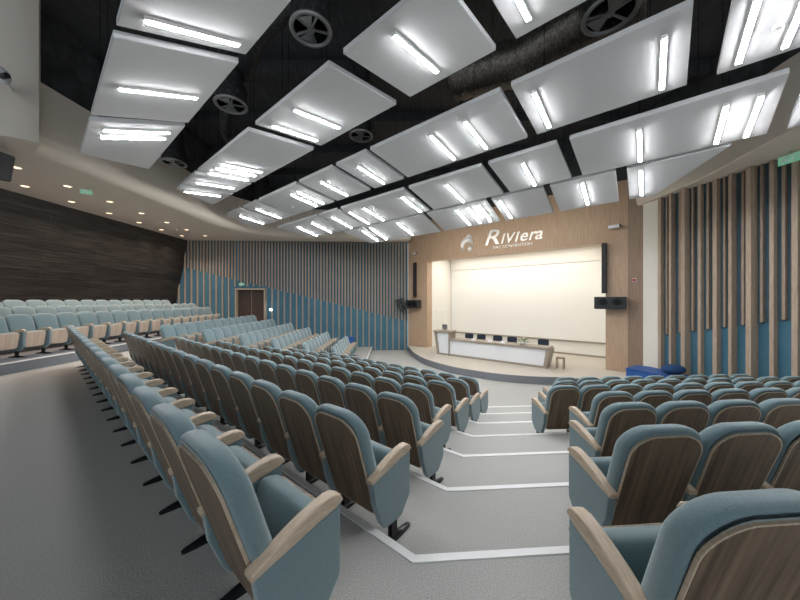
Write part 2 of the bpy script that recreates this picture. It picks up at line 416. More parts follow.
# right side soffit and bulkhead
outr = [(9.0,11.0),(9.3,9.2),(9.6,7.2),(9.9,5.0),(10.4,2),(11.3,-4)]
innr = [(8.86,11.3),(8.8,9.8),(8.72,8.6),(8.25,6.8),(8.2,5.6),(8.6,2),(9.2,-4)]
a_ = smooth_path(outr, 6); b_ = smooth_path(innr, 5)
n_ = min(len(a_), len(b_))
for i in range(n_-1):
    mbs.add([(b_[i].x,b_[i].y,SOF),(b_[i+1].x,b_[i+1].y,SOF),(a_[i+1].x+.15,a_[i+1].y,SOF),(a_[i].x+.15,a_[i].y,SOF)], [(0,1,2,3)])
zr = [(-.0,SOF),(.03,SOF+.03),(.06,SOF+.4),(.06,6.65)]
mbs.rings(bull(b_, 1, zr), False, False, closed=False)
o = struct(mbs, 'ceiling', M['soffit'], smooth=True, auto=40)
struct(mbs2, 'wall_rear', M['soffit'], smooth=True, auto=40)
CZ = 8.6
mb = MB(); mb.box(-14,12,-6,19.5,CZ,CZ+.1)
aqbox(mb, -.5, 12.3, QS+.1, QS+.4, TOP-.1, CZ)
mb.prism([(-14,18.3),(1,18.7),(1,18.9),(-14,18.5)], SOF+.05, CZ)
mb.prism([(-8.9,7.0),(-8.6,7.0),(-8.6,18.3),(-8.9,18.3)], 6.5, CZ)
mb.prism([(9.6,-5),(9.8,-5),(9.2,12),(9.0,12)], 6.3, CZ)
for k in range(9): mb.box(-8.5,9,-3.3+2.4*k,-3.1+2.4*k,CZ-.35,CZ)
struct(mb, 'ceiling', M['void'])

# ------------------------------------------------------------------ hanging ceiling panels and tubes
KS = .75
S = {1:(.75,4.15,2.62,4.86),2:(3.84,4.86,6.0,5.13),3:(7.1,5.03,9.15,4.75),4:(9.75,4.62,11.7,4.18),5:(11.85,4.15,13.55,3.6)}
TQ = {1:(1.04,2.35),2:(4.18,5.6),3:(7.53,8.9),4:(10.15,11.5),5:(12.03,13.27)}
def sz(s, q):
    q0,z0,q1,z1 = S[s]; return 1.62+KS*(z0+(q-q0)*(z1-z0)/(q1-q0))
# strip: list of (a_left_near, a_right_near, a_left_far, a_right_far, tubes, wording)
pan = {
 1: [((12.4,9.98,14.3,10.0),[10.38,10.88]),((9.63,6.5,9.72,6.48),[8.1]),((6.2,2.6,6.15,2.6),[5.82])],
 2: [((15.9,15.3,18.1,15.4),[15.95]),((15.05,13.42,15.15,13.5),[14.37]),((13.15,8.85,13.25,8.8),[12.94,12.27,11.72]),((8.4,5.1,8.4,5.1),[8.05,6.95]),((4.65,2.42,4.65,2.42),[3.59]),((2.01,-1.6,2.01,-1.6),[1.66,-.6])],
 3: [((19.2,17.35,20.2,17.3),[18.4]),((16.95,15.45,16.95,15.35),[16.35]),((15.2,11.75,15.3,11.72),[12.85,12.27]),((11.5,9.27,11.5,9.24),[10.5]),((9.0,7.4,9.0,7.38),[8.25]),((7.2,2.76,7.2,2.74),[5.03,3.9]),((2.5,-.58,2.47,-.64),[2.1,-.22]),((-1.07,-4.3,-1.1,-4.3),[-1.37,-1.95])],
 4: [((18.3,14.0,17.2,13.95),[16.55,15.06]),((13.8,12.3,13.9,12.35),[13.18]),((12.0,7.9,12.25,7.9),[11.75,10.68,8.29]),((7.63,4.45,7.67,4.42),[6.05]),((4.2,2.1,4.15,2.05),[3.19]),((1.76,-2.2,1.72,-2.28),[.2,-1.37,-1.9]),((-2.47,-3.3,-2.6,-3.2),[-2.82])],
 5: [((14.3,12.6,13.6,12.62),[12.8]),((12.35,8.44,12.42,8.45),[12.06,10.12]),((8.2,5.25,8.2,5.27),[6.65,6.11,5.6]),((4.99,3.01,4.99,3.03),[4.68]),((2.77,.83,2.79,.85),[1.78]),((.54,-1.7,.54,-.13),[.2])]}
nums = ['first','second','third','fourth','fifth','sixth','seventh','eighth','ninth','tenth','eleventh','twelfth','thirteenth','fourteenth','fifteenth','sixteenth','seventeenth','eighteenth']
sname = {1:'the strip nearest the viewer',2:'the second strip from the viewer',3:'the middle strip',4:'the second strip from the stage',5:'the strip nearest the stage'}
for s_, lst in pan.items():
    q0, _, q1, _ = S[s_]
    for i, ((a0,a1,b0,b1), tubes) in enumerate(lst):
        zn, zf = sz(s_, q0), sz(s_, q1)
        lo = [aq(a0*KS,q0*KS,zn),aq(a1*KS,q0*KS,zn),aq(b1*KS,q1*KS,zf),aq(b0*KS,q1*KS,zf)]
        c = sum(lo, Vector())/4
        root = empty('ceiling_panel', c, 0, 'white hanging ceiling panel, %s from the left wall in %s' % (nums[i], sname[s_]), 'ceiling panel', 'white panels hung below the dark ceiling')
        th = .09
        mb = MB(); mb.hull([p-c for p in lo],[p-c+Vector((0,0,th)) for p in lo]); mb.build('board', M['panel'], root, bevel=.006)
        for (fa, fb) in ((0,1),(1,2),(2,3),(3,0)):
            m_ = (lo[fa]+lo[fb])/2*.35+c*.65-c
            pass
        for g in (0,1,2,3):
            m_ = (lo[g]-c)*.6
            h = MB(); h.tube([m_+Vector((0,0,th-.01)), Vector((m_.x,m_.y,CZ-c.z))], .006, 5); h.build('hanger_cable', M['black'], root)
        for j, a in enumerate(tubes):
            ta, tb = TQ[s_]; pa, pb = aq(a*KS,ta*KS,sz(s_,ta)), aq(a*KS,tb*KS,sz(s_,tb))
            mid = (pa+pb)/2
            tw = 'only tube light' if len(tubes) == 1 else ('%s of two tube lights' % ('left','right')[j] if len(tubes) == 2 else '%s of three tube lights' % ('left','middle','right')[j])
            tr = empty('tube_light', mid, 0, '%s, %s panel from left wall, %s' % (tw, nums[i], sname[s_].replace('the ','',1)), 'light', 'tube lights under the ceiling panels')
            ax = (pb-pa).normalized(); sd = D
            up = Vector((0,0,1))
            def bar(mb, l0, l1, w, z0, z1):
                A = (pa-mid)+ax*l0; B = (pb-mid)-ax*l1
                mb.hull([A-sd*w+up*z0, A+sd*w+up*z0, B+sd*w+up*z0, B-sd*w+up*z0],[A-sd*w+up*z1, A+sd*w+up*z1, B+sd*w+up*z1, B-sd*w+up*z1])
            hb = MB(); bar(hb, -.03, -.03, .036, -.050, -.001); hb.build('housing', M['paneledge'], tr)
            db = MB(); bar(db, 0, 0, .028, -.062, -.0505); db.build('diffuser', M['tube'], tr)

# ------------------------------------------------------------------ ducts and round diffusers
def px(u, v, y): return Vector(((u-400)/300*y, y, 1.62+(300-v)/300*y))
def fan(u, v, y, rad, tail, label, rot=.0):
    c = px(u, v, y)
    root = empty('air_diffuser', c, rot, label, 'air diffuser', 'round diffusers between the ceiling panels')
    mb = MB()
    for R_, r_ in ((rad, .028),(rad*.9,.012)):
        n = 32; rg = []
        for k in range(n+1):
            a = 2*PI*k/n; cc = Vector((R_*math.cos(a), R_*math.sin(a), 0))
            e = cc.normalized(); rg.append([cc+e*r_*math.cos(b)+Vector((0,0,r_*math.sin(b))) for b in [2*PI*j/8 for j in range(8)]])
        mb.rings(rg, False, False)
    mb.build('ring', M['grille'], root, smooth=True)
    mb = MB()
    for k in range(5):
        a = 2*PI*k/5+.3; e = Vector((math.cos(a), math.sin(a), 0)); t = Vector((-e.y, e.x, 0))
        mb.hull([e*.03-t*.012, e*.03+t*.012, e*rad*.9+t*.02, e*rad*.9-t*.02],[e*.03-t*.012+Vector((0,0,.02)), e*.03+t*.012+Vector((0,0,.02)), e*rad*.9+t*.02+Vector((0,0,.02)), e*rad*.9-t*.02+Vector((0,0,.02))])
        if k in (1,3):
            e2 = Vector((math.cos(a+1.0), math.sin(a+1.0), 0))
            mb.hull([e*.03, e*rad*.88, e2*rad*.88+Vector((0,0,.0)), e2*.03],[e*.03+Vector((0,0,.012)), e*rad*.88+Vector((0,0,.012)), e2*rad*.88+Vector((0,0,.05)), e2*.03+Vector((0,0,.05))])
    mb.rings([[Vector((.06*math.cos(b), .06*math.sin(b), z)) for b in [2*PI*j/12 for j in range(12)]] for z in (-.015, .03)])
    mb.build('blade', M['grille'], root)
    mb = MB(); n = 24
    mb.rings([[Vector((R_*math.cos(2*PI*j/n), R_*math.sin(2*PI*j/n), z)) for j in range(n)] for R_, z in ((rad,0),(rad*1.02,.35),(rad*.8,.5),(rad*.8,CZ-c.z))], False, False)
    mb.build('collar', M['duct'], root, smooth=True, auto=40)
    if tail is not None:
        mb = MB(); pts = [Vector((0,0,.75))]+[Vector(t) for t in tail]; fine = []
        for i in range(len(pts)-1):
            for k in range(14):
                fine.append(pts[i].lerp(pts[i+1], k/14))
        rr = [rad*.62*(1+.05*(k % 2)) for k in range(len(fine))]
        mb.tube(fine, rr, 18); mb.build('duct_hose', M['duct'], root, smooth=True)
    return root
fan(311, 30, 4.7, .30, [(-1.4,1.1,.9),(-2.2,2.2,.9)], 'round grey diffuser at the top, left of the photo centre')
fan(231, 105, 6.6, .31, [(-1.0,1.6,.35),(-1.35,3.0,.3)], 'round diffuser with hanging dark duct between the left panels')
fan(174, 163, 9.6, .33, None, 'small dark round diffuser near the left soffit')
fan(610, 14, 4.6, .36, [(-.9,.5,.8)], 'round diffuser at the top right beside the foil duct')
fan(361, 136, 8.2, .30, [(.3,-.9,.6)], 'round diffuser between the second and middle panel strips')
fan(262, 203, 13.5, .33, None, 'farthest round diffuser between the distant panel strips')
mb = MB(); a0 = px(455, 92, 6.9)+Vector((0,0,.9)); 
pts = [px(640,0,5.0), px(575,28,5.4), px(520,62,6.0), px(455,80,6.7)]
fine = []
for i in range(3):
    for k in range(16): fine.append(pts[i].lerp(pts[i+1], k/16))
fine.append(pts[-1]); base = fine[0].copy()
mb.tube([p-base for p in fine], [.42*(1+.035*math.sin(k*2.1)) for k in range(len(fine))], 20)
o = mb.build('foil_duct', M['foil'], None, smooth=True); o.location = base
tag(o, 'wide crinkled foil air duct running above the ceiling panels', 'duct')
# ------------------------------------------------------------------ downlights
dl = [(-10.1,7.9),(-11.5,9.2),(-10.2,9.2),(-11.66,10.65),(-10.3,10.65),(-11.7,12.07),(-10.4,12.07),(-11.75,13.5),(-10.5,13.5),(-11.85,14.9),(-10.6,14.9),(-11.85,16.3),(-10.6,16.3),(-11.5,7.8),(-11.4,6.4)]
for i, (x, y) in enumerate(dl):
    rowword = 'inner' if x > -11 else 'outer'
    k = sorted([p[1] for p in dl if (p[0] > -11) == (x > -11)], reverse=True).index(y)
    root = empty('downlight', (x,y,SOF), 0, 'round warm downlight in the beige soffit, %s in the %s row from the slatted wall' % (nums[k], rowword), 'light', 'warm downlights over the rear seats')
    n = 20; mb = MB()
    mb.rings([[Vector((R_*math.cos(2*PI*j/n), R_*math.sin(2*PI*j/n), z)) for j in range(n)] for R_, z in ((.115,-.001),(.115,-.018),(.09,-.018),(.09,-.004))], False, False)
    mb.build('trim_ring', M['white'], root)
    mb = MB(); mb.rings([[Vector((.09*math.cos(2*PI*j/n), .09*math.sin(2*PI*j/n), z)) for j in range(n)] for z in (-.012,-.002)])
    mb.build('lens', M['downl'], root)
    l = bpy.data.lights.new('downlight_lamp', 'SPOT'); l.energy = SPOT_W; l.color = (1,.80,.66); l.spot_size = math.radians(115); l.spot_blend = .7; l.shadow_soft_size = .08
    lo = bpy.data.objects.new('downlight_lamp', l); COL.objects.link(lo); lo.parent = root; lo.location = (0,0,-.03)

# ------------------------------------------------------------------ auditorium chairs
def outline(w0, w1, z0, z1, r, n=8, rb=.04):
    """rounded-top shield in (x, z)"""
    pts = []
    for k in range(n+1):
        a = k/n*PI/2; pts.append((w1-r+r*math.cos(a), z1-r*.8+r*.8*math.sin(a)))
    for k in range(1, n+1):
        a = PI/2+k/n*PI/2; pts.append((-w1+r+r*math.cos(a), z1-r*.8+r*.8*math.sin(a)))
    for k in range(4):
        a = PI+k/3*PI/2; pts.append((-w0+rb+rb*math.cos(a), z0+rb+rb*math.sin(a)))
    for k in range(4):
        a = 1.5*PI+k/3*PI/2; pts.append((w0-rb+rb*math.cos(a), z0+rb+rb*math.sin(a)))
    return pts
def tilt_y(z): return .105-(z-.24)*.315
def slab(pts, prof, cz, bulge=0):
    """prof: list of (depth, inset); depth measured from the leaning back plane"""
    hw = max(abs(p[0]) for p in pts); hh = (max(p[1] for p in pts)-min(p[1] for p in pts))/2
    rg = []
    for dpt, ins in prof:
        ring = []
        for x, z in pts:
            xx = x*(1-ins/hw); zz = cz+(z-cz)*(1-ins/hh)
            ring.append(Vector((xx, tilt_y(zz)+dpt-bulge*(xx*xx), zz)))
        rg.append(ring)
    return rg
def make_chair(ends, shell_mat):
    root = empty('auditorium_chair')
    wood = outline(.228,.242,.235,.985,.17)
    mb = MB(); mb.rings(slab(wood, [(-.006,.010),(-.003,.008),(.006,.008)], .6, -.0)); br = mb.build('backrest', M['wood_shell'], root)
    mb = MB()
    prof_rg = slab(wood, [(-.004,.010),(-.005,.0),(.010,.0),(.010,.008)], .6)
    mb.rings(prof_rg, False, False); mb.build('edge_trim', M['wood_arm'], br)
    pad = outline(.245,.268,.27,1.03,.185)
    mb = MB()
    prof = [(.008,.02)]+[(.008+.035*(1-math.cos(a)), .035*(1-math.sin(a))-.0) for a in (.0,.5,1.0,PI/2)]+[(.075,0)]+[(.075+.045*math.sin(a), .045*(1-math.cos(a))) for a in (.5,1.0,PI/2)]+[(.126,.11),(.130,.18)]
    mb.rings(slab(pad, prof, .62)); mb.build('cushion', M['fabric'], root, smooth=True, auto=50)
    # folded seat
    mb = MB(); hw = .222
    rg = []
    sec = []
    n = 20
    for k in range(n):                      # rounded side section in (y, z), leaning
        a = 2*PI*k/n; e = .45
        yy = .066*math.copysign(abs(math.cos(a))**e, math.cos(a)); zz = .195*math.copysign(abs(math.sin(a))**e, math.sin(a))
        if zz > 0: yy += .018*zz/.195
        sec.append((yy, zz))
    ca, sa = math.cos(-.17), math.sin(-.17)
    def sp(y, z): return (.275+y*ca-z*sa*1.0, .425+y*sa+z*ca)
    for x, f in ((-hw,.80),(-hw+.006,.9),(-hw+.02,.97),(-hw+.04,1),(hw-.04,1),(hw-.02,.97),(hw-.006,.9),(hw,.80)):
        rg.append([Vector((x, *sp(y*f, z*(1-(1-f)*.4)))) for y, z in sec])
    mb.rings(rg); st = mb.build('seat', M['fabric'], root, smooth=True, auto=50)
    mb = MB(); o2 = outline(.212,.212,-.19,.185,.05, 4, .05)
    mb.rings([[Vector((x*(1-i_), *sp(yy, z*(1-i_)))) for x, z in o2] for yy, i_ in ((.058,0),(.082,0),(.088,.03))])
    mb.build('seat_shell', shell_mat, st)
    # side supports
    poly_ = [(.0,.545),(.025,.38),(.095,.20),(.12,.165),(.15,.153),(.30,.15),(.325,.16),(.412,.265),(.42,.285),(.42,.618)]
    for x in ends:
        mb = MB(); cyz = (.22,.38)
        rg = []
        for dx, i_ in ((-.028,.05),(-.026,.02),(-.019,0),(.019,0),(.026,.02),(.028,.05)):
            rg.append([Vector((x+dx, cyz[0]+(y-cyz[0])*(1-i_), cyz[1]+(z-cyz[1])*(1-i_))) for y, z in poly_])
        mb.rings(rg); mb.build('side_panel', M['fabric'], root)
        mb = MB()
        top = [(-.012,.562),(.06,.592),(.14,.628),(.22,.656),(.29,.674),(.35,.681),(.395,.676),(.422,.661),(.436,.637)]
        bot = [(y, .537+.205*(y+.012)) for y, _ in top]
        rg = []
        for (y, zt), (_, zb) in zip(top, bot):
            w = .033 if y > .3 else .030
            if y > .42: w = .026
            rg.append([Vector((x-w,y,zb)),Vector((x-w,y,zt-.005)),Vector((x-w+.005,y,zt)),Vector((x+w-.005,y,zt)),Vector((x+w,y,zt-.005)),Vector((x+w,y,zb))])
        mb.rings(rg); mb.build('armrest', M['wood_arm'], root, smooth=True, auto=35)
        mb = MB(); mb.box(x-.02,x+.02,.21,.27,.01,.16); mb.build('leg', M['black'], root)
        mb = MB(); rg = []
        for y, w, h in ((.05,.012,.016),(.065,.022,.022),(.12,.028,.03),(.20,.032,.045),(.28,.032,.045),(.36,.028,.03),(.425,.022,.022),(.44,.012,.016)):
            rg.append([Vector((x-w,y,.001)),Vector((x-w,y,h*.6)),Vector((x-w*.5,y,h)),Vector((x+w*.5,y,h)),Vector((x+w,y,h*.6)),Vector((x+w,y,.001))])
        mb.rings(rg); mb.build('foot', M['black'], root, smooth=True, auto=40)
    return root
SP = .55
proto = {}
protos = []
def get(kind):
    if kind not in proto:
        ends = {'r':(.275,), 'l':(-.275,), 'b':(.275,-.275)}[kind[0]]
        r_ = make_chair(ends, M['wood_shell'] if kind[1] == 'd' else M['wood_pale'])
        proto[kind] = [tree(r_), r_, True]
    return proto[kind]
def place(kind, loc, rz, label, group):
    p = get(kind)
    if p[2]: o = p[1]; p[2] = False
    else: o = copy_tree(p[0])
    o.location = loc; o.rotation_euler = (0,0,rz); tag(o, label, 'chair', group)
    return o
rown = ['first','second','third','fourth','fifth','sixth','seventh']
# centre block: supports on the aisle side; far seat has both
startA = [1.195,1.50,1.80,2.28,2.50,2.74,3.0]
cnt = [17,16,15,14,12,12,11]
for k in range(7):
    q = .48+1.0*k+(.05 if k == 0 else 0); z = -RIS*k
    for j in range(cnt[k]):
        lab = 'teal folding seat, %s from the aisle in the %s row of the centre block' % (nums[j], rown[k])
        place('bd' if j == cnt[k]-1 else 'rd', aq(startA[k]+SP*(j+.5), q, z), YAW_N, lab, 'folding seats of the centre block')
# right block
ry = [.97,1.95,2.96,3.97,4.95,5.98,7.02]; rx = [.835,1.385,1.96,2.53,2.41,3.0,3.59]
rc = [3,4,6,8,12,11,9]
ryaw = math.atan2(.07,.9976)
for k in range(7):
    z = -RIS*k
    for j in range(rc[k]):
        s_ = SP*(j+.5)
        loc = Vector((rx[k]+RD.x*s_, ry[k]+RD.y*s_, z))
        lab = 'teal folding seat, %s from the aisle in the %s row of the right block' % (nums[j], rown[k])
        place('bd' if j == 0 else 'rd', loc, ryaw, lab, 'folding seats of the right block')
# left block, facing right
lc = [12,11,10,9,8,7]; ly = [9.35,9.87,10.3,10.55,10.9,11.3]
lyaw = -PI/2+math.atan(.033)
for k in range(6):
    z = -RIS*(k+1)
    for j in range(lc[k]):
        y = ly[k]+SP*(j+.5); x = -7.12+k-.033*y
        lab = 'teal folding seat of the left block, %s from the near end of its %s row' % (nums[j], rown[k])
        place('bp' if j == lc[k]-1 else 'rp', (x, y, z), lyaw, lab, 'folding seats of the left block')
# rear rows on the platform
for k, (x0, z, y0, n_) in enumerate(((-9.42,.24,6.1,17),(-10.42,.42,7.0,16),(-11.42,.60,7.6,14))):
    for j in range(n_):
        y = y0+SP*(j+.5); x = x0-.033*(y-6.4)
        lab = 'teal folding seat on the rear platform, %s from the photo edge in its %s row' % (nums[j], ['front','middle','back'][k])
        place('bp' if j == n_-1 else 'rp', (x, y, z), lyaw, lab, 'folding seats on the rear platform')

# ------------------------------------------------------------------ presidium desk on the stage
dk = aq(5.6, 12.9, ST)
root = empty('panel_desk', dk, 0, 'long white and taupe speakers desk with raised lectern on the stage', 'desk')
def B(a0,a1,q0,q1,z0,z1): return rel(dk, aqbox(MB(), a0,a1,q0,q1,z0,z1))
A0, A1, AL_ = 3.05, 7.55, 8.3
B(A0+.0,A1,12.86,13.6,ST+.76,ST+.84).build('desk_top', M['frame'], root, bevel=.006)
B(A0+.2,A1,12.93,13.0,ST+.0,ST+.09).build('plinth', M['frame'], root)
MB().hull([aq(A0+.22,12.93,ST+.09)-dk,aq(5.2,12.93,ST+.09)-dk,aq(5.2,12.96,ST+.09)-dk,aq(A0+.22,12.96,ST+.09)-dk],[aq(A0+.11,12.93,ST+.76)-dk,aq(5.2,12.93,ST+.76)-dk,aq(5.2,12.96,ST+.76)-dk,aq(A0+.11,12.96,ST+.76)-dk]).build('front_panel', M['white'], root, bevel=.004)
B(5.21,A1,12.93,12.96,ST+.09,ST+.76).build('front_panel', M['white'], root, bevel=.004)
mb = MB()      # slanted right end
mb.hull([aq(A0+.22,12.88,ST),aq(A0+.10,12.88,ST),aq(A0+.10,13.58,ST),aq(A0+.22,13.58,ST)],[aq(A0+.10,12.88,ST+.78),aq(A0-.06,12.88,ST+.78),aq(A0-.06,13.58,ST+.78),aq(A0+.10,13.58,ST+.78)])
rel(dk,mb).build('end_frame', M['frame'], root, bevel=.005)
B(7.55,7.60,12.88,13.5,ST,ST+1.12).build('divider', M['frame'], root)
B(7.60,8.27,12.94,12.97,ST+.09,ST+1.12).build('lectern_panel', M['white'], root)
B(7.50,8.46,12.84,13.5,ST+1.12,ST+1.20).build('lectern_top', M['frame'], root, bevel=.005)
mb = MB()
mb.hull([aq(8.14,12.88,ST),aq(8.26,12.88,ST),aq(8.26,13.48,ST),aq(8.14,13.48,ST)],[aq(8.30,12.88,ST+1.13),aq(8.44,12.88,ST+1.13),aq(8.44,13.48,ST+1.13),aq(8.30,13.48,ST+1.13)])
rel(dk,mb).build('end_frame', M['frame'], root, bevel=.005)
B(7.55,8.2,12.90,12.96,ST,ST+.09).build('plinth', M['frame'], root)
# monitor on the lectern
c = aq(8.0, 13.2, ST+1.20)
root = empty('monitor', c, YAW_N, 'small grey monitor standing on the lectern end of the desk', 'monitor')
MB().box(-.14,.14,-.02,.02,.05,.30).build('display', mat('grey_display', (.16,.16,.16), .4), root)
MB().box(-.03,.03,-.01,.03,0,.06).build('stand', M['blackmat'], root)
# nameplates, bottles and glasses
for a, lab in ((6.35,'white card on the desk in front of the second speakers chair'),(5.55,'white card on the desk in front of the middle chair'),(4.95,'white card on the desk in front of the fourth chair')):
    c = aq(a, 13.05, ST+.84); o = MB().add([(-.1,-.03,0),(.1,-.03,0),(.1,.03,0),(-.1,.03,0),(-.1,0,.09),(.1,0,.09)], [(0,1,2,3),(0,1,5,4),(3,2,5,4),(0,3,4),(1,2,5)]).build('name_card', M['white'])
    o.location = c; o.rotation_euler = (0,0,YAW_N); tag(o, lab, 'card', 'name cards on the desk')
# speakers' chairs
for i, a in enumerate((7.22,6.55,5.7,5.0,3.62)):
    c = aq(a, 14.05, ST)
    root = empty('speaker_chair', c, YAW_N, 'navy office chair behind the desk, %s from the lectern' % nums[i], 'chair', 'navy chairs behind the speakers desk')
    m_ = MB(); rg = []
    for y, i_ in ((-.03,.02),(-.02,0),(.03,0),(.04,.02)):
        rg.append([Vector((x*(1-i_), y+.25+(z-.5)*.12, z)) for x, z in outline(.21,.23,.55,1.0,.09,5)])
    m_.rings(rg).build('backrest', M['navy'], root, smooth=True, auto=40)
    MB().box(-.23,.23,-.24,.22,.42,.50).build('seat', M['navy'], root, bevel=.02)
    MB().tube([(0,0,.08),(0,0,.42)], .03, 10).build('column', M['black'], root)
    MB().tube([(0,.2,.44),(0,.27,.62)], .02, 8).build('back_bracket', M['black'], root)
    m_ = MB()
    for k in range(5):
        t = 2*PI*k/5; m_.tube([(0,0,.1),(.26*math.cos(t),.26*math.sin(t),.05)], .018, 6)
    for k in range(5):
        t = 2*PI*k/5; m_.rings([[Vector((.26*math.cos(t)+.02*s_, .26*math.sin(t)+.028*math.cos(b), .03+.028*math.sin(b))) for b in [2*PI*j/10 for j in range(10)]] for s_ in (-1,1)])
    m_.build('star_base', M['black'], root)
# flowers
c = aq(4.15, 13.2, ST+.84)
root = empty('flower_arrangement', c, 0, 'low white and green flower arrangement on the speakers desk', 'flowers')
MB().rings([[Vector((R_*math.cos(2*PI*j/16), R_*math.sin(2*PI*j/16), z)) for j in range(16)] for R_, z in ((.09,0),(.14,.05),(.15,.07))]).build('bowl', M['white'], root)
lf, pt = MB(), MB()
for k in range(60):
    t = random.random()*2*PI; ph = random.random()*1.2; R_ = .2
    p_ = Vector((R_*1.25*math.cos(t)*math.cos(ph), R_*math.sin(t)*math.cos(ph), .08+.18*math.sin(ph)))
    e = Vector((math.cos(t), math.sin(t), .5))*.06; w = Vector((-math.sin(t), math.cos(t), 0))*.02
    lf.add([p_-e, p_+w, p_+e, p_-w, p_+Vector((0,0,.012))], [(0,1,4),(1,2,4),(2,3,4),(3,0,4)])
for k in range(16):
    t = random.random()*2*PI; ph = .2+random.random()*1.2
    p_ = Vector((.2*math.cos(t)*math.cos(ph), .17*math.sin(t)*math.cos(ph), .10+.2*math.sin(ph)))
    pt.rings([[p_+Vector((R_*math.cos(2*PI*j/8), R_*math.sin(2*PI*j/8), z)) for j in range(8)] for R_, z in ((.012,-.02),(.034,-.005),(.038,.012),(.02,.024))])
lf.build('leaves', M['leaf'], root); pt.build('blossoms', M['petal'], root)
# small brown stool by the desk end
c = aq(2.72, 13.3, ST); root = empty('side_stool', c, YAW_N, 'small brown stool past the right end of the speakers desk', 'stool')
MB().box(-.14,.14,-.14,.14,.42,.45).build('seat', M['winebrown'], root)
for x in (-.12,.12):
    for y in (-.12,.12): MB().box(x-.014,x+.014,y-.014,y+.014,0,.42).build('leg', M['winebrown'], root)

# ------------------------------------------------------------------ sign over the stage
def qsurf(a, z, off=0): return aq(a, QS-off, z)
sgn = empty('hotel_sign', aq(5.6, QS-.03, 4.45), YAW_N, 'polished steel shell emblem and script lettering on the portal fascia', 'sign')
def text(body, size, x, z, shear, name, ext=.018, sx=1.0, off=0):
    cu = bpy.data.curves.new(name, 'FONT'); cu.body = body; cu.size = size; cu.extrude = ext; cu.shear = shear; cu.offset = off
    cu.resolution_u = 3
    o = bpy.data.objects.new(name, cu); COL.objects.link(o)
    dg = bpy.context.evaluated_depsgraph_get(); me = bpy.data.meshes.new_from_object(o.evaluated_get(dg)); bpy.data.objects.remove(o)
    me.materials.clear(); me.materials.append(M['steel'])
    o = bpy.data.objects.new(name, me); COL.objects.link(o); o.parent = sgn; o.rotation_euler = (PI/2,0,0); o.location = (x,0,z); o.scale = (sx,1,1)
    return o
for ch, size, x in (('R',1.05,-.80),('I',.66,.06),('V',.66,.26),('I',.66,.72),('e',.78,.94),('r',.78,1.34),('a',.78,1.62)):
    text(ch, size, x, -.10, .30, 'letter', off=.008, sx=1.25 if ch == 'R' else 1.0)
text('BAY CONVENTION', .20, -.30, -.33, .12, 'letters', ext=.012, sx=1.05)
# emblem: broad shell crescent, a crest and a pearl
EX, EZ = -1.70, .02
mb = MB(); rg = []
for k in range(25):
    t = -.2+k/24*4.3; Rr = .31; w = .02+.15*math.sin(min(1,k/24)*PI)
    c_ = Vector((EX+Rr*math.cos(t), 0, EZ+Rr*math.sin(t)))
    e = Vector((math.cos(t),0,math.sin(t)))
    rg.append([c_-e*w, c_+Vector((0,-.07,0)), c_+e*w*.7, c_+Vector((0,.015,0))])
mb.rings(rg); mb.build('emblem_shell', M['steel'], sgn, smooth=True, auto=60)
mb = MB(); rg = []
for k in range(13):
    t = k/12; c_ = Vector((EX-.15+.55*t, 0, EZ+.34+.20*math.sin(t*PI)-.1*t)); w = .01+.07*math.sin(t*PI)
    rg.append([c_+Vector((0,0,-w)), c_+Vector((0,-.05,0)), c_+Vector((0,0,w)), c_+Vector((0,.015,0))])
mb.rings(rg); mb.build('emblem_crest', M['steel'], sgn, smooth=True, auto=60)
mb = MB(); n = 20; mb.rings([[Vector((EX+.14+R_*math.cos(2*PI*j/n), y, EZ-.2+R_*math.sin(2*PI*j/n))) for j in range(n)] for R_, y in ((.14,.015),(.14,-.01),(.09,-.05),(.02,-.065))])
mb.build('emblem_pearl', M['steel'], sgn, smooth=True, auto=60)

# ------------------------------------------------------------------ loudspeakers and small fittings
def col_speaker(a, z0, z1, bz0, bz1, bw, cw, label, blabel):
    c = aq(a, QS-.12, z0)
    o = empty('column_speaker', c, YAW_N, label, 'loudspeaker')
    MB().box(-cw/2,cw/2,-.09,.06,0,z1-z0).build('cabinet', M['blackmat'], o, bevel=.01)
    MB().box(-cw/2+.012,cw/2-.012,-.098,-.085,.03,z1-z0-.03).build('grille', M['blackmat'], o)
    for zz in (.3,(z1-z0)/2,z1-z0-.3): MB().box(-.02+cw/2*.0,.02,.05,.125,zz-.03,zz+.03).build('bracket', M['grille'], o)
    c = aq(a-bw[1], QS-.25, bz0)
    o = empty('bass_speaker', c, YAW_N, blabel, 'loudspeaker')
    MB().box(-bw[0]/2,bw[0]/2,-.22,.2,0,bz1-bz0).build('cabinet', M['blackmat'], o, bevel=.015)
    n = 20
    for xx in (-bw[0]*.22, bw[0]*.22):
        rr = min((bz1-bz0)*.36, bw[0]*.2)
        MB().rings([[Vector((xx+R_*math.cos(2*PI*j/n), y, (bz1-bz0)/2+R_*math.sin(2*PI*j/n))) for j in range(n)] for R_, y in ((rr,-.22),(rr,-.235),(rr*.85,-.235),(rr*.3,-.205))]).build('cone', M['black'], o, smooth=True, auto=40)
    MB().box(-.1,.1,.19,.245,.05,bz1-bz0-.05).build('wall_bracket', M['grille'], o)
col_speaker(1.35, 1.88, 3.85, 1.27, 1.74, (1.0,.20), .17, 'tall black column speaker beside the right edge of the screen', 'wide black speaker box below the right column speaker')
col_speaker(10.62, 1.80, 3.82, 1.16, 1.62, (.80,0), .17, 'tall thin black column speaker on the left wooden pillar', 'black speaker box below the column on the left pillar')
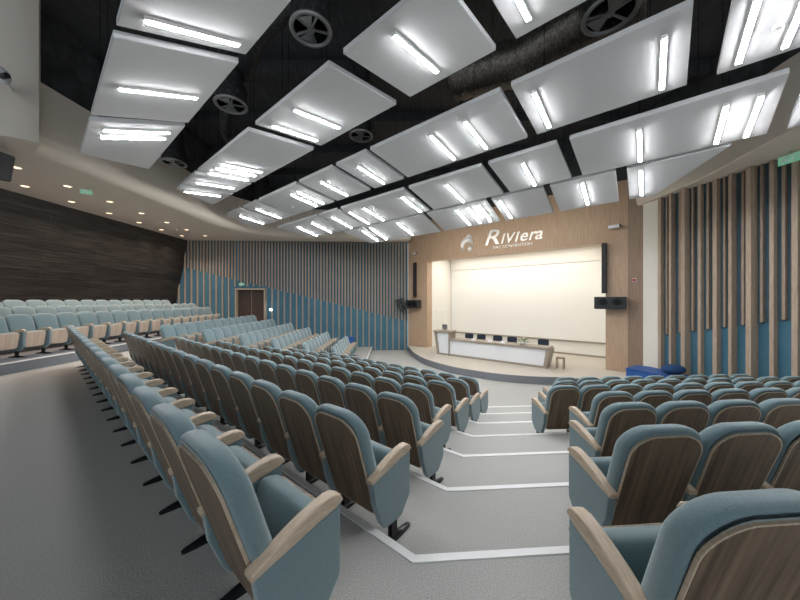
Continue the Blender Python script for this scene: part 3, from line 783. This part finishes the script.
# tilted monitors beside the left pillar
c = wl(WLEN-.25,.45,1.05)
root = empty('tilted_speaker', c, math.radians(5), 'pair of tilted black speaker boxes on the slatted wall beside the left pillar', 'loudspeaker')
mt = Matrix.Rotation(math.radians(-25), 4, 'Y')
MB().box(-.22,-.02,-.15,.15,0,.72, mt).build('cabinet', M['blackmat'], root, bevel=.01)
MB().box(.04,.24,-.15,.15,-.05,.67, mt).build('cabinet', M['blackmat'], root, bevel=.01)
MB().box(-.06,.02,.12,.40,.3,.36).build('wall_bracket', M['black'], root)
# blue bin/chair at the left wall foot
c = wl(0,0,0); uy = 17.55
root = empty('waste_bin', (-2.86,17.5,-1.0), 0, 'small bright blue bin at the foot of the slatted wall', 'bin')
mb = MB(); mb.hull([(-.16,-.14,0),(.16,-.14,0),(.16,.14,0),(-.16,.14,0)],[(-.17,-.15,.42),(.17,-.15,.42),(.17,.15,.42),(-.17,.15,.42)]); mb.build('body', M['blue'], root, bevel=.01)
MB().box(-.18,.18,-.16,.16,.42,.47).build('lid', M['blue'], root, bevel=.01)
# blue covered bench at right of the stage and the blue beanbag on it
bn = [(7.72,10.25),(8.45,10.72),(8.70,10.45),(8.88,9.1),(8.25,9.0)]
root = empty('covered_bench', (8.3,9.9,F), 0, 'long low bench under bright blue cloth at the right side of the stage', 'bench')
mb = MB(); mb.prism([(x-8.3,y-9.9) for x, y in bn], 0.0, .66); mb.build('cloth_body', M['blue'], root, bevel=.02)
mb = MB(); mb.prism([((x-8.3)*1.03,(y-9.9)*1.02) for x, y in bn], .655, .70); mb.build('cloth_top', M['blue'], root, bevel=.01)
mb = MB(); rg = []
for k in range(9):
    t = k/8*PI; rg.append([Vector(((.30*math.sin(t)+.001)*math.cos(2*PI*j/20)*(1.15), (.24*math.sin(t)+.001)*math.sin(2*PI*j/20), .17*(1-math.cos(t))**.9)) for j in range(20)])
mb.rings(rg)
o = mb.build('cushion', M['blued'], None, smooth=True); o.location = (8.50, 9.33, F+.70); tag(o, 'round dark blue cushion lying on the blue covered bench', 'cushion')

def small_cam(loc, rz, label, name='security_camera', s=1.0):
    root = empty(name, loc, rz, label, 'camera')
    MB().tube([(0,0,0),(0,-.12*s,0)], .025*s, 8).build('bracket', M['white'], root)
    mb = MB(); mb.tube([(-.16*s,-.16*s,.0),(.12*s,-.16*s,.02)], .06*s, 14); mb.build('housing', M['white'], root, smooth=True, auto=40)
    mb = MB(); mb.tube([(.12*s,-.16*s,.02),(.16*s,-.16*s,.022)], .045*s, 14); mb.build('lens', M['blackmat'], root, smooth=True, auto=40)
    return root
small_cam(qsurf(1.02, 4.43), YAW_N, 'white spotlight shaped camera high on the right wooden pillar', s=1.25)
small_cam(qsurf(10.6, 4.35), YAW_N, 'small white camera high on the left wooden pillar')
# fire alarm on the pillar's side
p = (c0*.55+c1*.45); root = empty('fire_alarm', (p.x-.02,p.y-.02,2.36), math.radians(-38+0), 'small red fire alarm on the dark side of the right pillar', 'alarm')
root.rotation_euler = (0,0,math.atan2(c1.y-c0.y, c1.x-c0.x))
MB().box(-.06,.06,-.03,.02,-.07,.07).build('backplate', M['white'], root, bevel=.005)
n = 16; MB().rings([[Vector((R_*math.cos(2*PI*j/n), y, R_*math.sin(2*PI*j/n))) for j in range(n)] for R_, y in ((.05,-.03),(.05,-.06),(.03,-.085))]).build('dome', M['red'], root, smooth=True, auto=50)
# exit signs
def exit_sign(loc, rz, w, h, label):
    root = empty('exit_sign', loc, rz, label, 'sign', None)
    MB().box(-w/2,w/2,-.03,.0,-h,0).build('panel', M['exit'], root)
    m_ = MB(); s_ = h/ .2
    def q(x0,x1,z0,z1): m_.box(x0*s_,x1*s_,-.036,-.029,z0*s_,z1*s_)
    m_.rings([[Vector((-.10*s_+.018*s_*math.cos(2*PI*j/10), y, -.045*s_+.018*s_*math.sin(2*PI*j/10))) for j in range(10)] for y in (-.036,-.029)])
    q(-.12,-.085,-.12,-.07); q(-.16,-.12,-.09,-.075); q(-.085,-.05,-.10,-.085); q(-.13,-.112,-.17,-.12); q(-.095,-.06,-.15,-.12); q(-.04,-.02,-.17,-.03); q(-.02,.03,-.05,-.03); q(.03,.05,-.17,-.03); q(.08,.16,-.11,-.09)
    m_.build('pictogram', M['white'], root)
    MB().box(-.01,.01,-.02,-.01,0,.1).build('hanger', M['grille'], root)
exit_sign(wr(3.98,.34,SOF-.08), math.atan2(-rt.y,-rt.x)+PI, .42, .20, 'green lit exit sign under the soffit at the slatted right wall')
exit_sign((-9.7,9.28,SOF-.1), math.radians(38), .27, .13, 'small green exit sign hanging from the left soffit')
exit_sign(wl(4.1,.165,2.62), math.radians(2.4), .30, .15, 'small green exit sign above the door in the slatted wall')
# wall lamp beside the door
root = empty('wall_lamp', wl(5.78,.16,1.05), math.radians(2.4), 'tiny white lamp on a slat right of the dark door', 'lamp')
MB().box(-.07,.07,-.05,-.0,-.06,.06).build('body', mat('small_lamp_glow',(1,1,1),.5,emit=((.8,.95,1),3)), root, bevel=.01)
MB().box(-.05,.05,.0,.02,-.05,.05).build('backplate', M['white'], root)
# smoke detectors and projector gear
def detector(loc, label):
    root = empty('smoke_detector', loc, 0, label, 'smoke detector')
    n = 16
    MB().rings([[Vector((R_*math.cos(2*PI*j/n), R_*math.sin(2*PI*j/n), z)) for j in range(n)] for R_, z in ((.055,0),(.055,-.02),(.04,-.045))]).build('body', M['white'], root, smooth=True, auto=40)
    MB().box(-.006,.006,-.006,.006,-.049,-.044).build('indicator', M['grille'], root)
def on_strip(s_, a, q): return aq(a*KS, q*KS, sz(s_, q)-.002)
detector(on_strip(3,-1.75,8.35), 'white smoke detector between the two tubes on the top right panel')
detector(on_strip(3,8.55,8.1), 'small detector on the narrow panel near the middle of the ceiling')
detector(on_strip(3,14.2,8.4), 'small detector on a distant panel of the middle strip')
detector((-11.1,14.9,SOF), 'small white detector among the far downlights on the soffit')
p = Vector((-8.75,6.2,0))
root = empty('ptz_camera', (-7.98,5.98,6.09), 0, 'white dome camera on the beige column at the left edge', 'camera')
mb = MB(); rg = []
for k in range(9):
    t = k/8*PI; rg.append([Vector(((.15*math.sin(t)+.001)*math.cos(2*PI*j/20), (.15*math.sin(t)+.001)*math.sin(2*PI*j/20), -.18*math.cos(t))) for j in range(20)])
mb.rings(rg); mb.build('housing', M['white'], root, smooth=True)
MB().tube([(.1,-.05,-.05),(.27,-.09,-.06)], .05, 14).build('lens', M['blackmat'], root, smooth=True, auto=40)
MB().tube([(-.05,.08,.0),(-.30,.42,.02)], .035, 10).build('bracket', M['white'], root)
root = empty('hanging_speaker', (-9.28,6.75,5.12), 0, 'black loudspeaker hanging below the soffit at the left edge', 'loudspeaker')
MB().box(-.5,.42,-.2,.2,-.72,-.12, Matrix.Rotation(math.radians(10),4,'Y')).build('cabinet', M['blackmat'], root, bevel=.02)
MB().box(-.2,.2,-.03,.03,-.2,0).build('bracket', M['black'], root)
